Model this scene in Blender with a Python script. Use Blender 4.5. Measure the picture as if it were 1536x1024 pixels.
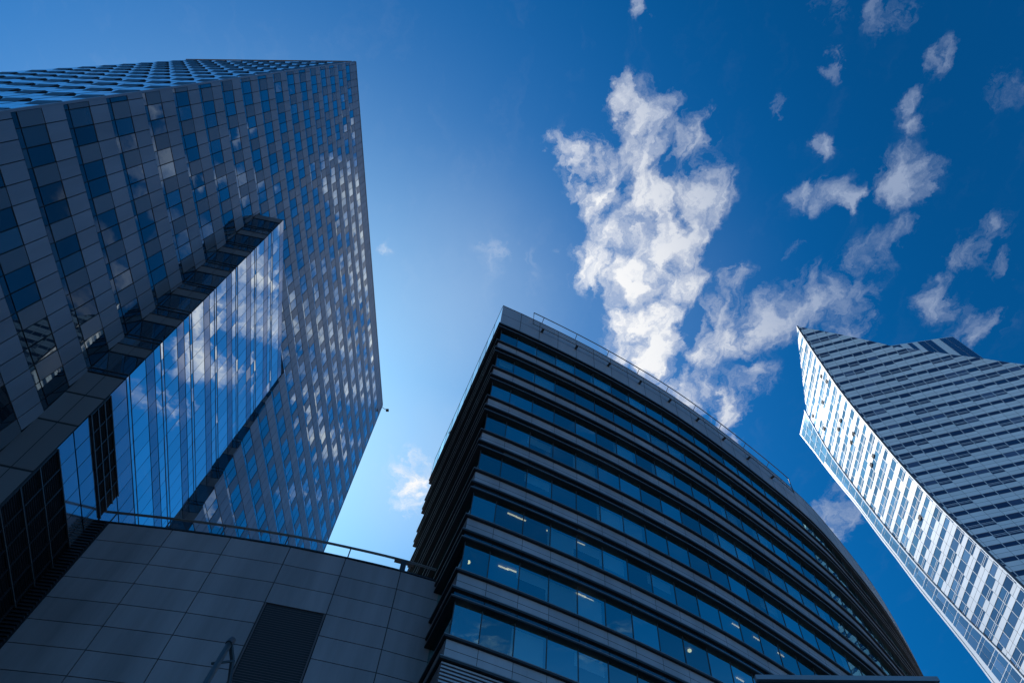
import bpy, math, random
import numpy as np
from mathutils import Matrix, Vector
random.seed(7)
rng = random.Random(11)
V = lambda *a: np.array(a, float)
for o in list(bpy.data.objects): bpy.data.objects.remove(o)
scn = bpy.context.scene
COL = scn.collection

# ------------------------------------------------------------------ camera
EYE = V(0, 0, 1.6)
ROT = np.array([[0.99799, -0.06333, 0.0], [-0.0273*2.0892, -0.8988, -0.4348], [0.0272, 0.4294, -0.9027]])
z = V(29, 457, -960); z /= np.linalg.norm(z)
y = V(0, 0, -1) - (V(0, 0, -1) @ z) * z; y /= np.linalg.norm(y)
x = np.cross(y, z)
ROT = np.array([x, y, z])                     # rows: world axes in camera axes
cam = bpy.data.cameras.new('camera'); cam.sensor_width = 36.0; cam.lens = 22.5
cam.clip_start = 0.1; cam.clip_end = 5000
camo = bpy.data.objects.new('camera', cam); COL.objects.link(camo)
M4 = Matrix.Identity(4)
for i in range(3):
    for j in range(3): M4[i][j] = ROT[i][j]
    M4[i][3] = EYE[i]
camo.matrix_world = M4
scn.camera = camo
def pix(P):                                   # only used to rank repeated parts by their size in view
    c = ROT.T @ (P - EYE)
    if c[2] > -0.05: return None
    return V(768 - c[0] * 960 / c[2], 512 + c[1] * 960 / c[2])

# ------------------------------------------------------------------ light
SUN_AZ, SUN_EL = math.radians(-36.5), math.radians(49)
SUNDIR = V(math.sin(SUN_AZ) * math.cos(SUN_EL), math.cos(SUN_AZ) * math.cos(SUN_EL), math.sin(SUN_EL))
sun = bpy.data.lights.new('sun', 'SUN'); sun.energy = 3.8; sun.angle = math.radians(0.53); sun.color = (1.0, 0.95, 0.88)
suno = bpy.data.objects.new('sun', sun); COL.objects.link(suno)
suno.rotation_euler = Vector(-SUNDIR).to_track_quat('-Z', 'Y').to_euler()
scn.view_settings.view_transform = 'Standard'; scn.view_settings.look = 'None'
scn.view_settings.exposure = 0.0; scn.view_settings.gamma = 1.0

# ------------------------------------------------------------------ node helpers
class NT:
    def __init__(s, tree): s.t = tree; s.n = tree.nodes; s.l = tree.links
    def new(s, typ, **kw):
        n = s.n.new(typ)
        for k, v in kw.items(): setattr(n, k, v)
        return n
    def put(s, sock, v):
        if hasattr(v, 'is_linked') or isinstance(v, bpy.types.NodeSocket): s.l.new(v, sock)
        else: sock.default_value = v
    def math(s, op, a, b=None, c=None, clamp=False):
        n = s.new('ShaderNodeMath', operation=op, use_clamp=clamp)
        s.put(n.inputs[0], a)
        if b is not None: s.put(n.inputs[1], b)
        if c is not None: s.put(n.inputs[2], c)
        return n.outputs[0]
    def vmath(s, op, a, b=None, out=0):
        n = s.new('ShaderNodeVectorMath', operation=op)
        s.put(n.inputs[0], a)
        if b is not None: s.put(n.inputs[1], b)
        return n.outputs[out]
    def mix(s, f, a, b, mode='MIX'):
        n = s.new('ShaderNodeMix', data_type='RGBA', blend_type=mode)
        s.put(n.inputs[0], f); s.put(n.inputs[6], a); s.put(n.inputs[7], b)
        return n.outputs[2]
    def ss(s, v, lo, hi, a=0.0, b=1.0, typ='SMOOTHSTEP'):
        n = s.new('ShaderNodeMapRange', interpolation_type=typ)
        s.put(n.inputs[0], v); n.inputs[1].default_value = lo; n.inputs[2].default_value = hi
        n.inputs[3].default_value = a; n.inputs[4].default_value = b
        return n.outputs[0]
    def noise(s, vec, scale, detail=6, rough=0.55, dist=0.0, out=0):
        n = s.new('ShaderNodeTexNoise')
        s.put(n.inputs['Vector'], vec); n.inputs['Scale'].default_value = scale
        n.inputs['Detail'].default_value = detail; n.inputs['Roughness'].default_value = rough
        n.inputs['Distortion'].default_value = dist
        return n.outputs[out]

# ------------------------------------------------------------------ sky with a layer of broken cloud
# cloud puffs: position and radius in units of the cloud base height, density
PUFFS = [(0.171,0.088,0.043,1),(0.144,0.066,0.026,0.9),(0.193,0.073,0.026,0.9),(0.085,0.16,0.045,0.75),(0.042,0.133,0.022,0.5),(0.123,0.182,0.041,0.8),(0.175,0.149,0.05,0.8),(0.242,0.131,0.041,1),(0.266,0.204,0.049,1),(0.211,0.218,0.052,0.95),(0.124,0.234,0.037,0.8),(0.08,0.211,0.026,0.6),(0.162,0.285,0.054,0.9),(0.238,0.291,0.054,1),(0.271,0.262,0.037,0.9),(0.125,0.333,0.045,0.9),(0.193,0.351,0.062,1),(0.26,0.358,0.051,1),(0.216,0.434,0.053,1),(0.254,0.495,0.055,1),(0.205,0.479,0.043,0.9),(0.282,0.56,0.032,0.6),(0.324,0.402,0.033,0.5),(0.35,0.341,0.045,0.5),(0.375,0.435,0.06,0.75),(0.426,0.407,0.059,0.85),(0.484,0.373,0.058,0.9),(0.536,0.352,0.048,0.75),(0.564,0.398,0.035,0.6),(0.338,0.476,0.049,0.75),(0.341,0.556,0.058,0.85),(0.392,0.59,0.058,0.85),(0.429,0.522,0.042,0.6),(0.473,0.206,0.036,0.8),(0.501,0.215,0.026,0.8),(0.443,0.198,0.026,0.8),(0.575,0.169,0.048,1.25),(0.604,0.15,0.028,0.5),(0.567,0.279,0.040,0.58),(0.608,0.256,0.028,0.6),(0.569,0.001,0.026,0.5),(0.581,-0.022,0.022,0.5),(0.556,0.051,0.024,0.5),(0.581,0.082,0.024,0.5),(0.443,0.115,0.02,0.7),(0.432,0.014,0.02,0.5),(0.17,-0.046,0.021,0.7),(0.399,-0.067,0.041,0.48),(0.48,-0.07,0.03,0.55),(0.378,0.071,0.012,0.5),(0.718,0.282,0.045,0.48),(0.743,0.237,0.035,0.45),(0.7,0.355,0.042,0.52),(0.772,0.386,0.045,0.62),(0.785,0.289,0.033,0.5),(0.672,0.026,0.037,0.4),(0.43,0.284,0.017,0.6),(0.651,0.795,0.056,0.8),(0.648,0.855,0.04,0.7),(0.648,0.739,0.029,0.6),(-0.18,0.785,0.049,0.85),(-0.19,0.841,0.039,0.6),(-0.017,0.336,0.061,0.30),(-0.225,0.345,0.018,0.45),(-0.161,0.74,0.031,0.6),(-0.212,0.759,0.057,0.3),
 (0.39,0.67,0.045,0.75),(0.45,0.80,0.05,0.6)]
world = bpy.data.worlds.new('World'); scn.world = world; world.use_nodes = True
w = NT(world.node_tree); w.n.clear()
tc = w.new('ShaderNodeTexCoord').outputs['Generated']
sky = w.new('ShaderNodeTexSky', sky_type='NISHITA'); sky.sun_disc = False
sky.sun_elevation = SUN_EL; sky.sun_rotation = SUN_AZ; sky.altitude = 100; sky.air_density = 1.0; sky.dust_density = 0.4; sky.ozone_density = 2.0
w.l.new(tc, sky.inputs['Vector'])
SKYGAIN = w.mix(1.0, sky.outputs[0], (0.02, 0.79, 1.40, 1), 'MULTIPLY')
sep = w.new('ShaderNodeSeparateXYZ'); w.l.new(tc, sep.inputs[0])
zc = w.math('MAXIMUM', sep.outputs[2], 0.06)
px_ = w.math('DIVIDE', sep.outputs[0], zc); py_ = w.math('DIVIDE', sep.outputs[1], zc)
cmb = w.new('ShaderNodeCombineXYZ'); w.l.new(px_, cmb.inputs[0]); w.l.new(py_, cmb.inputs[1])
P0 = cmb.outputs[0]
dt = w.vmath('DOT_PRODUCT', tc, tuple(SUNDIR), out=1)
dt = w.math('MAXIMUM', dt, 0.0)
# warp
wn = w.noise(P0, 9.0, 6, 0.62, out=1)
wv = w.vmath('SUBTRACT', wn, (0.5, 0.5, 0.5))
wv = w.vmath('MULTIPLY', wv, (0.15, 0.15, 0.0))
P1 = w.vmath('ADD', P0, wv)
acc = None
for (a, b, r, d) in PUFFS:
    L = w.vmath('DISTANCE', P1, (a, b, 0.0), out=1)
    m = w.ss(L, r * 1.80, r * 0.0, 0.0, d)
    acc = m if acc is None else w.math('SMOOTH_MAX', acc, m, 0.12)
# clouds elsewhere in the sky (behind the viewer)
far = w.noise(P0, 1.6, 4, 0.5)
far = w.math('MULTIPLY', w.ss(far, 0.48, 0.85), w.ss(py_, -0.30, -0.9))
acc = w.math('MAXIMUM', acc, w.math('MULTIPLY', far, 0.9))
# wisps are drawn out along the wind
rot = w.new('ShaderNodeMapping'); rot.inputs['Rotation'].default_value = (0, 0, math.radians(38)); rot.inputs['Scale'].default_value = (1.0, 0.5, 1.0)
w.l.new(P1, rot.inputs[0]); P2 = rot.outputs[0]
fb = w.noise(P2, 17.0, 12, 0.62, 0.1)
fine = w.noise(P2, 55.0, 9, 0.65, 0.2)
dens = w.math('ADD', w.math('MULTIPLY_ADD', acc, 1.55, -0.42), w.math('MULTIPLY', w.math('SUBTRACT', fb, 0.5), 3.3))
dens = w.math('ADD', dens, w.math('MULTIPLY', w.math('SUBTRACT', fine, 0.5), 1.3))
dens = w.math('MULTIPLY', dens, w.ss(acc, 0.02, 0.45))
alpha = w.ss(dens, -0.02, 1.10, 0.0, 1.0, 'LINEAR')
alpha = w.math('MULTIPLY', w.math('POWER', alpha, 1.3), w.ss(dt, 0.55, 0.82, 0.72, 1.0))
# glow round the sun
g1 = w.math('MULTIPLY', w.math('POWER', dt, 13.0), 0.62)
g2 = w.math('MULTIPLY', w.math('POWER', dt, 50.0), 0.08)
glow = w.math('ADD', g1, g2)
gcol = w.mix(1.0, (0.66, 0.78, 0.68, 1), glow, 'MULTIPLY')
SKYS = 0.10
skyc = w.mix(1.0, SKYGAIN, (SKYS, SKYS, SKYS, 1), 'MULTIPLY')
skyc = w.mix(1.0, skyc, w.mix(1.0, (1, 1, 1, 1), w.ss(dt, 0.45, 0.85, 0.72, 1.0), 'MULTIPLY'), 'MULTIPLY')
skyc = w.mix(1.0, skyc, gcol, 'ADD')
hz = w.ss(sep.outputs[2], 0.50, 0.0)                     # pale haze low over the horizon
skyc = w.mix(1.0, skyc, w.mix(1.0, (0.20, 0.31, 0.52, 1), hz, 'MULTIPLY'), 'ADD')
# cloud brightness: bright cores, blue-grey thin parts
core = w.ss(w.math('ADD', w.noise(P2, 10.0, 9, 0.62), w.math('MULTIPLY', dens, 0.16)), 0.34, 0.72)
cl = w.mix(core, (0.80, 0.85, 0.94, 1), (1.0, 1.0, 1.0, 1))
shadow = w.math('MAXIMUM', w.ss(dt, 0.62, 0.86), w.ss(dt, 0.45, 0.15, 0.0, 0.35))   # clouds at right angles to the sun are dullest
cl = w.mix(shadow, w.mix(1.0, cl, (0.40, 0.48, 0.64, 1), 'MULTIPLY'), cl)
# a thin high veil where the sky is milky
vn = w.ss(w.noise(P2, 3.5, 6, 0.6), 0.25, 0.75, 0.55, 1.1)
veil = None
for (a, b, r, d) in ((-0.06, 0.40, 0.30, 0.20), (-0.16, 0.78, 0.30, 0.30), (0.20, 0.40, 0.30, 0.07)):
    m = w.ss(w.vmath('DISTANCE', P0, (a, b, 0.0), out=1), r, 0.0, 0.0, d)
    veil = m if veil is None else w.math('MAXIMUM', veil, m)
skyc = w.mix(w.math('MULTIPLY', veil, vn), skyc, (0.62, 0.76, 0.92, 1))
out = w.mix(alpha, skyc, cl)
bg = w.new('ShaderNodeBackground'); w.l.new(out, bg.inputs[0]); bg.inputs[1].default_value = 1.0
wo = w.new('ShaderNodeOutputWorld'); w.l.new(bg.outputs[0], wo.inputs[0])

# ------------------------------------------------------------------ materials
def pmat(name, base, rough=0.5, metal=0.0, spec=0.5, var=0.0, dirt=0.0, dscale=0.3, bump=0.0, bscale=0.6, rvar=0.0, streak=False):
    m = bpy.data.materials.new(name); m.use_nodes = True
    t = NT(m.node_tree); b = t.n['Principled BSDF']
    b.inputs['Roughness'].default_value = rough; b.inputs['Metallic'].default_value = metal
    b.inputs['Specular IOR Level'].default_value = spec
    col = (*base, 1)
    geo = t.new('ShaderNodeNewGeometry'); oi = t.new('ShaderNodeObjectInfo')
    tcn = t.new('ShaderNodeTexCoord')
    src = None
    if var:
        r = t.math('FRACT', t.math('ADD', geo.outputs['Random Per Island'], oi.outputs['Random']))
        f = t.ss(r, 0, 1, 1 - var, 1 + var, 'LINEAR')
        src = t.mix(1.0, col, t.mix(1.0, (1, 1, 1, 1), f, 'MULTIPLY'), 'MULTIPLY')
    if dirt:
        pos = geo.outputs['Position']
        if streak: pos = t.vmath('MULTIPLY', pos, (1.0, 1.0, 0.12))
        n = t.ss(t.noise(pos, dscale, 7, 0.6), 0.3, 0.72, 1 - dirt, 1 + dirt * 0.4, 'LINEAR')
        src = t.mix(1.0, src if src else col, t.mix(1.0, (1, 1, 1, 1), n, 'MULTIPLY'), 'MULTIPLY')
    if src: t.l.new(src, b.inputs['Base Color'])
    else: b.inputs['Base Color'].default_value = col
    if rvar:
        t.l.new(t.ss(t.noise(geo.outputs['Position'], 0.5, 5), 0.3, 0.7, rough - rvar, rough + rvar, 'LINEAR'), b.inputs['Roughness'])
    if bump:
        bn = t.new('ShaderNodeBump'); bn.inputs['Strength'].default_value = bump; bn.inputs['Distance'].default_value = 0.05
        t.l.new(t.noise(geo.outputs['Position'], bscale, 2, 0.4), bn.inputs['Height']); t.l.new(bn.outputs[0], b.inputs['Normal'])
    return m
def emat(name, c, s):
    m = bpy.data.materials.new(name); m.use_nodes = True
    b = m.node_tree.nodes['Principled BSDF']
    b.inputs['Emission Color'].default_value = (*c, 1); b.inputs['Emission Strength'].default_value = s
    return m
def glassmat(name, tint, refl_lo, refl_hi, rough=0.01, thr=(0.25, 0.32, 0.38), bump=0.03):
    # coated facade glass: part mirror, part see-through
    m = bpy.data.materials.new(name); m.use_nodes = True
    t = NT(m.node_tree); t.n.clear()
    gl = t.new('ShaderNodeBsdfGlossy'); gl.inputs['Roughness'].default_value = rough
    geo = t.new('ShaderNodeNewGeometry'); oi = t.new('ShaderNodeObjectInfo')
    r = t.math('FRACT', t.math('ADD', geo.outputs['Random Per Island'], oi.outputs['Random']))
    f = t.ss(r, 0, 1, 0.62, 1.12, 'LINEAR')
    t.l.new(t.mix(1.0, (*tint, 1), t.mix(1.0, (1, 1, 1, 1), f, 'MULTIPLY'), 'MULTIPLY'), gl.inputs['Color'])
    bn = t.new('ShaderNodeBump'); bn.inputs['Strength'].default_value = bump; bn.inputs['Distance'].default_value = 0.1
    t.l.new(t.noise(geo.outputs['Position'], 0.55, 2, 0.4), bn.inputs['Height']); t.l.new(bn.outputs[0], gl.inputs['Normal'])
    tr = t.new('ShaderNodeBsdfTransparent'); tr.inputs[0].default_value = (*thr, 1)
    lw = t.new('ShaderNodeLayerWeight'); lw.inputs['Blend'].default_value = 0.5
    fac = t.ss(lw.outputs['Facing'], 0.2, 1.0, refl_lo, refl_hi, 'LINEAR')
    mx = t.new('ShaderNodeMixShader'); t.l.new(fac, mx.inputs[0]); t.l.new(tr.outputs[0], mx.inputs[1]); t.l.new(gl.outputs[0], mx.inputs[2])
    o = t.new('ShaderNodeOutputMaterial'); t.l.new(mx.outputs[0], o.inputs[0])
    return m

def mirrormat(name, tint, lo, hi, var=0.15, base=(0.012, 0.018, 0.024), rough=0.012, bump=0.012, bscale=0.5, pw=(0.15, 0.95)):
    # opaque coated facade glass: dark body under a mirror coat that strengthens towards grazing view
    m = bpy.data.materials.new(name); m.use_nodes = True
    t = NT(m.node_tree); t.n.clear()
    gl = t.new('ShaderNodeBsdfGlossy'); gl.inputs['Roughness'].default_value = rough
    geo = t.new('ShaderNodeNewGeometry'); oi = t.new('ShaderNodeObjectInfo')
    r = t.math('FRACT', t.math('ADD', geo.outputs['Random Per Island'], oi.outputs['Random']))
    f = t.ss(r, 0, 1, 1 - var, 1 + var * .5, 'LINEAR')
    t.l.new(t.mix(1.0, (*tint, 1), t.mix(1.0, (1, 1, 1, 1), f, 'MULTIPLY'), 'MULTIPLY'), gl.inputs['Color'])
    bn = t.new('ShaderNodeBump'); bn.inputs['Strength'].default_value = bump; bn.inputs['Distance'].default_value = 0.05
    t.l.new(t.noise(geo.outputs['Position'], bscale, 2, 0.4), bn.inputs['Height']); t.l.new(bn.outputs[0], gl.inputs['Normal'])
    df = t.new('ShaderNodeBsdfDiffuse')      # a pale blind stands behind some panes
    r2 = t.math('FRACT', t.math('MULTIPLY', r, 7.31))
    t.l.new(t.mix(t.ss(r2, 0.70, 0.98), (*base, 1), tuple(min(.3, 0.05 + 1.5 * c) for c in base) + (1,)), df.inputs[0])
    lw = t.new('ShaderNodeLayerWeight'); lw.inputs['Blend'].default_value = 0.5
    fac = t.ss(lw.outputs['Facing'], pw[0], pw[1], lo, hi, 'LINEAR')
    mx = t.new('ShaderNodeMixShader'); t.l.new(fac, mx.inputs[0]); t.l.new(df.outputs[0], mx.inputs[1]); t.l.new(gl.outputs[0], mx.inputs[2])
    o = t.new('ShaderNodeOutputMaterial'); t.l.new(mx.outputs[0], o.inputs[0])
    return m

M_panel   = pmat('grey_cladding', (0.245, 0.235, 0.26), 0.38, 0.25, 0.5, var=0.09, dirt=0.26, dscale=0.4, streak=True)
M_glossy  = pmat('glossy_grey_panel', (0.16, 0.155, 0.165), 0.2, 0.3, 0.6, var=0.12)
M_tglass  = mirrormat('coated_window_glass', (0.86, 0.96, 1.0), 0.16, 0.95, pw=(0.42, 0.86))
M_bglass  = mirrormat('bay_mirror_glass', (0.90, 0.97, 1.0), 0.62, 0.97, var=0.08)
M_black   = pmat('dark_joint', (0.012, 0.013, 0.016), 0.7)
M_bayspan = mirrormat('bay_spandrel_glass', (0.80, 0.84, 0.95), 0.25, 0.62, var=0.06, base=(0.12, 0.115, 0.12), rough=0.08)
M_louvre  = pmat('black_louvre', (0.012, 0.013, 0.016), 0.5)
M_frame   = pmat('dark_frame', (0.05, 0.052, 0.06), 0.4, 0.3)
M_shade   = pmat('shade_toned_bay_panel', (0.13, 0.115, 0.115), 0.45, 0.1, var=0.1)  # bay panels with their shade put into a darker base colour
M_span    = pmat('office_spandrel', (0.40, 0.36, 0.365), 0.38, 0.3, 0.5, var=0.06, dirt=0.26, dscale=0.5, streak=True)
M_ledge   = pmat('dark_metal_ledge', (0.030, 0.030, 0.034), 0.42, 0.35, var=0.1, dirt=0.2, dscale=0.5)
M_edge    = pmat('pale_ledge_nosing', (0.22, 0.21, 0.21), 0.35, 0.5)
M_parapet = pmat('parapet_cladding', (0.40, 0.37, 0.38), 0.4, 0.3, 0.5, var=0.05, dirt=0.2, dscale=0.4, streak=True)
M_oglass  = glassmat('office_glass', (0.58, 1.0, 1.0), 0.44, 0.92, thr=(0.46, 0.64, 0.66))
M_clear   = glassmat('balustrade_glass', (0.8, 0.9, 0.95), 0.10, 0.8, thr=(0.75, 0.85, 0.9))
M_ceil    = pmat('office_ceiling', (0.16, 0.16, 0.16), 0.8)
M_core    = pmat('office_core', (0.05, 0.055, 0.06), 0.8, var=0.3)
M_blind   = pmat('window_blind', (0.68, 0.70, 0.70), 0.7, var=0.1)
M_lamp    = emat('warm_lamp', (1.0, 0.72, 0.42), 1.5)
M_spot    = emat('warm_spot', (1.0, 0.80, 0.45), 2.2)
M_pod     = pmat('podium_cladding', (0.295, 0.255, 0.26), 0.48, 0.15, 0.4, var=0.07, dirt=0.34, dscale=0.55, streak=True)
M_slat    = pmat('grey_louvre_blade', (0.105, 0.078, 0.078), 0.5, 0.1)
M_rail    = pmat('steel_rail', (0.13, 0.12, 0.12), 0.5, 0.5)
M_white   = pmat('white_cladding', (0.76, 0.75, 0.74), 0.45, 0.0, 0.4, var=0.05, dirt=0.10, dscale=0.1, streak=True)
M_wglass  = mirrormat('white_tower_glass', (0.75, 0.92, 1.0), 0.03, 0.80, var=0.28, base=(0.03, 0.06, 0.12), bump=0.03, bscale=0.3, pw=(0.36, 0.80))
M_sglass  = mirrormat('shade_toned_bay_glass', (0.80, 0.92, 1.0), 0.05, 0.40)  # bay glass copy with a weaker mirror coat, shade put into the material
M_wdark   = pmat('white_tower_joint', (0.10, 0.10, 0.11), 0.6)
M_stone   = pmat('paving', (0.26, 0.245, 0.23), 0.7, dirt=0.3, dscale=0.6)

# ------------------------------------------------------------------ mesh helpers
class MB:
    def __init__(s): s.v = []; s.f = []; s.poly = None
    def face(s, pts):
        i = len(s.v); s.v += [tuple(p) for p in pts]; s.f.append(tuple(range(i, i + len(pts))))
        if s.poly is None: s.poly = [np.array(p) for p in pts]
    def box(s, o, u, v, w_):                     # corner and three edge vectors
        o, u, v, w_ = map(np.array, (o, u, v, w_))
        p = [o, o + u, o + u + v, o + v, o + w_, o + u + w_, o + u + v + w_, o + v + w_]
        i = len(s.v); s.v += [tuple(q) for q in p]
        fs = [(0, 3, 2, 1), (4, 5, 6, 7), (0, 1, 5, 4), (1, 2, 6, 5), (2, 3, 7, 6), (3, 0, 4, 7)]
        if np.dot(np.cross(u, v), w_) < 0: fs = [f[::-1] for f in fs]
        s.f += [tuple(i + k for k in f) for f in fs]
        if s.poly is None: s.poly = [p[4], p[5], p[6], p[7]]
    def tube(s, pts, r, n=8, cap=True):
        pts = [np.array(p, float) for p in pts]; rings = []
        for i, p in enumerate(pts):
            d = pts[min(i + 1, len(pts) - 1)] - pts[max(i - 1, 0)]; d /= np.linalg.norm(d)
            a = np.cross(d, V(0, 0, 1)) if abs(d[2]) < .95 else np.cross(d, V(1, 0, 0))
            a /= np.linalg.norm(a); b = np.cross(d, a)
            i0 = len(s.v)
            for k in range(n):
                t = 2 * math.pi * k / n; s.v.append(tuple(p + r * (math.cos(t) * a + math.sin(t) * b)))
            rings.append(i0)
        for a, b in zip(rings, rings[1:]):
            for k in range(n): s.f.append((a + k, a + (k + 1) % n, b + (k + 1) % n, b + k))
        if cap:
            s.f.append(tuple(rings[0] + k for k in range(n))[::-1]); s.f.append(tuple(rings[-1] + k for k in range(n)))
    def build(s, name, mat, parent=None, label=None, kind=None, smooth=False):
        if not s.f: return None
        base = V(*WORLD_LOC.get(parent.name, (0, 0, 0))) if parent else V(0, 0, 0)
        me = bpy.data.meshes.new(name)
        me.from_pydata([tuple(np.array(q) - base) for q in s.v], [], s.f); me.materials.append(mat); me.update()
        if smooth:
            for p in me.polygons: p.use_smooth = True
        o = bpy.data.objects.new(name, me); COL.objects.link(o)
        if parent: o.parent = parent; WORLD_LOC[o.name] = tuple(base)
        if label: o['label'] = label
        if kind: o['kind'] = kind
        return o
WORLD_LOC = {}
def thing(name, loc, label, cat, group=None):
    e = bpy.data.objects.new(name, None); COL.objects.link(e); e.location = loc; e.empty_display_size = 1.0
    e['label'] = label; e['category'] = cat
    if group: e['group'] = group
    WORLD_LOC[e.name] = tuple(loc)
    return e
def area_in_view(poly):
    q = [pix(p) for p in poly]
    if any(k is None for k in q): return 0.0
    c = sum(q) / len(q)
    if not (0 < c[0] < 1536 and 0 < c[1] < 1024): return 0.0
    a = 0
    for i in range(len(q)):
        j = (i + 1) % len(q); a += q[i][0] * q[j][1] - q[j][0] * q[i][1]
    return abs(a) / 2
def emit(lst, name, mat, parent, limit=100, hidden=None):
    """the largest in view become parts of their own, the rest one part"""
    lst = [m for m in lst if m.f]
    key = []
    for m in lst:
        a = area_in_view(m.poly)
        if a and hidden and hidden(sum(m.poly) / len(m.poly)): a = 0
        key.append(a)
    order = sorted(range(len(lst)), key=lambda i: -key[i])
    rest = MB(); res = []
    for n, i in enumerate(order):
        if n < limit and key[i] > 0: res.append(lst[i].build(name, mat, parent))
        else:
            k = len(rest.v); rest.v += lst[i].v; rest.f += [tuple(k + q for q in f) for f in lst[i].f]
    if rest.f: rest.build(name, mat, parent, kind='stuff')
    return res
def clip(poly, a, b):                             # keep the side of line a-b on the right hand (2D)
    out = []; n = len(poly)
    side = lambda p: (b[0] - a[0]) * (p[1] - a[1]) - (b[1] - a[1]) * (p[0] - a[0])
    for i in range(n):
        p, q = poly[i], poly[(i + 1) % n]; sp, sq = side(p), side(q)
        if sp <= 0: out.append(p)
        if sp * sq < 0:
            t = sp / (sp - sq); out.append((p[0] + t * (q[0] - p[0]), p[1] + t * (q[1] - p[1])))
    return out

# ------------------------------------------------------------------ ground
g = MB(); g.face([(-900, -900, 0), (900, -900, 0), (900, 900, 0), (-900, 900, 0)])
go = g.build('ground', M_stone); go['kind'] = 'structure'

# ================================================================== the checkered tower on the left
a_ = math.radians(2.15)
h1 = V(math.sin(a_), math.cos(a_), 0); n1 = V(h1[1], -h1[0], 0); UP = V(0, 0, 1)
C0 = V(-23.3, 4.402, 0)
TS, TZ = 53.4, 94.4
F = lambda s, z, o=0.0: C0 + h1 * s + n1 * o + UP * z
tower = thing('checkered_tower', tuple(C0), 'tall grey office tower with chequered windows and a projecting mirror glass bay', 'tower')
TWB = 56.0
s_near = lambda z: 10.9 + .095 * (TWB - z)
s_far = lambda z: 26.75 + .095 * (TWB - z)
def segs(s0, s1, z):
    """pieces of s0..s1 not covered by the glazed bay"""
    if z > TWB: return [(s0, s1)]
    a, b = s_near(z), s_far(z) + .05
    r = []
    if s0 < a: r.append((s0, min(s1, a)))
    if s1 > b: r.append((max(s0, b), s1))
    return [q for q in r if q[1] - q[0] > .08]
def fbox(mb, s0, s1, z0, z1, o0, o1, tilt=(0, 0)):
    mb.box(F(s0, z0, o0), h1 * (s1 - s0), UP * (z1 - z0), n1 * (o1 - o0))
def pane(mb, P, u, v, n, jit=.004):
    a, b = rng.uniform(-jit, jit), rng.uniform(-jit, jit)
    mb.face([P - n * (a + b), P + u + n * (a - b), P + u + v + n * (a + b), P + v - n * (a - b)])
CELL = 0.907
panels = MB(); glossy = MB(); wins = []; bands = []; bframes = []
for k in range(-8, 18):
    zk = 31.5 + 3.6 * k
    off = .3 + .45 * [1, 0, 2][k % 3]
    if k == 17:
        zt0 = zk
    G = .022
    band = MB(); band2 = MB()
    if k < 17:
        ss = off - CELL * 3
        while ss < TS:
            for (p, q) in segs(max(ss, 0.02), min(ss + CELL, TS), zk + .15) if ss + CELL > 0.1 else []:
                if q - p > .1: pane(band2 if p > 20 and zk < TWB - .1 else band, F(p + G, zk + .03, .03), h1 * (q - p - 2 * G), UP * .29, n1, .002)
            ss += CELL
        bands += [band, band2]
        # window row
        j = -1
        while off + 2.72 * j < TS:
            w0 = off + 2.72 * j; w1 = w0 + 2 * CELL; w2 = w0 + 3 * CELL
            zb, ztp = zk + .36, zk + 2.0
            wm = MB()
            for c in range(2):
                a0, a1 = w0 + c * CELL, w0 + (c + 1) * CELL
                for (p, q) in segs(max(a0, 0.02), min(a1, TS), (zb + ztp) / 2) if a1 > .1 and a0 < TS else []:
                    if q - p > .1: pane(wm, F(p + .03, zb + .03, .03), h1 * (q - p - .06), UP * (ztp - zb - .06), n1, .0045)
            wins.append(wm)
            for (p, q) in segs(max(w1, 0.02), min(w2, TS), (zb + ztp) / 2) if w2 > .1 and w1 < TS else []:
                fbox(glossy, p + G, q - G, zb + .02, ztp - .02, 0, .05)
            j += 1
    # spandrel rows
    rows = [(zk + 2.0, zk + 3.6)] if k < 16 else ([(zk + 2.0, zk + 3.6)] if k == 16 else [(zk, TZ - .02)])
    for (za, zb_) in rows:
        ss = off - CELL * 3
        while ss < TS:
            if ss + CELL > .1:
                for (p, q) in segs(max(ss, 0.0), min(ss + CELL, TS), (za + zb_) / 2):
                    fbox(panels, p + G, q - G, za + G, zb_ - G, 0, .06)
            ss += CELL
def tower_hidden(P):
    q = pix(P)
    return q[1] > 780 + max(0, q[0] - 150) * .13
panels.build('cladding', M_panel, tower)
glossy.build('infill_panels', M_glossy, tower, 'darker glossy grey panels between the windows', kind='stuff')
emit(wins, 'window', M_tglass, tower, 100, tower_hidden)
for b in bands: b.build('glass_band', M_tglass, tower)
# body of the tower (dark behind the joints), open nowhere
h2a = math.radians(-87.3); h2 = V(math.sin(h2a), math.cos(h2a), 0); n2 = V(h2[1], -h2[0], 0) * 1.0
if n2[1] > 0: n2 = -n2
body = MB()
pc = [F(0.02, 0, -.02) - n2 * .03, F(TS, 0, -.02), F(TS, 0, -.02) + h2 * 22.8, F(0.02, 0, -.02) - n2 * .03 + h2 * 22.8]
lo = [p for p in pc]; hi = [p + UP * (TZ - .05) for p in pc]
for i in range(4):
    j = (i + 1) % 4
    if i: body.face([lo[i], lo[j], hi[j], hi[i]])
body.face([F(.02, TWB, -.02), F(TS, TWB, -.02), hi[1], hi[0]])
zs_ = list(np.linspace(0, TWB, 29))
for za, zb_ in zip(zs_, zs_[1:]):                # the front is open where the bay sinks into it
    body.face([F(.02, za, -.02), F(s_near(za) + .05, za, -.02), F(s_near(zb_) + .05, zb_, -.02), F(.02, zb_, -.02)])
    body.face([F(s_far(za) + .05, za, -.02), F(TS, za, -.02), F(TS, zb_, -.02), F(s_far(zb_) + .05, zb_, -.02)])
body.face(hi)
body.build('body', M_black, tower)
cap = MB()
fbox(cap, -.05, TS + .05, TZ - .02, TZ + .16, -.5, .10)
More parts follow.
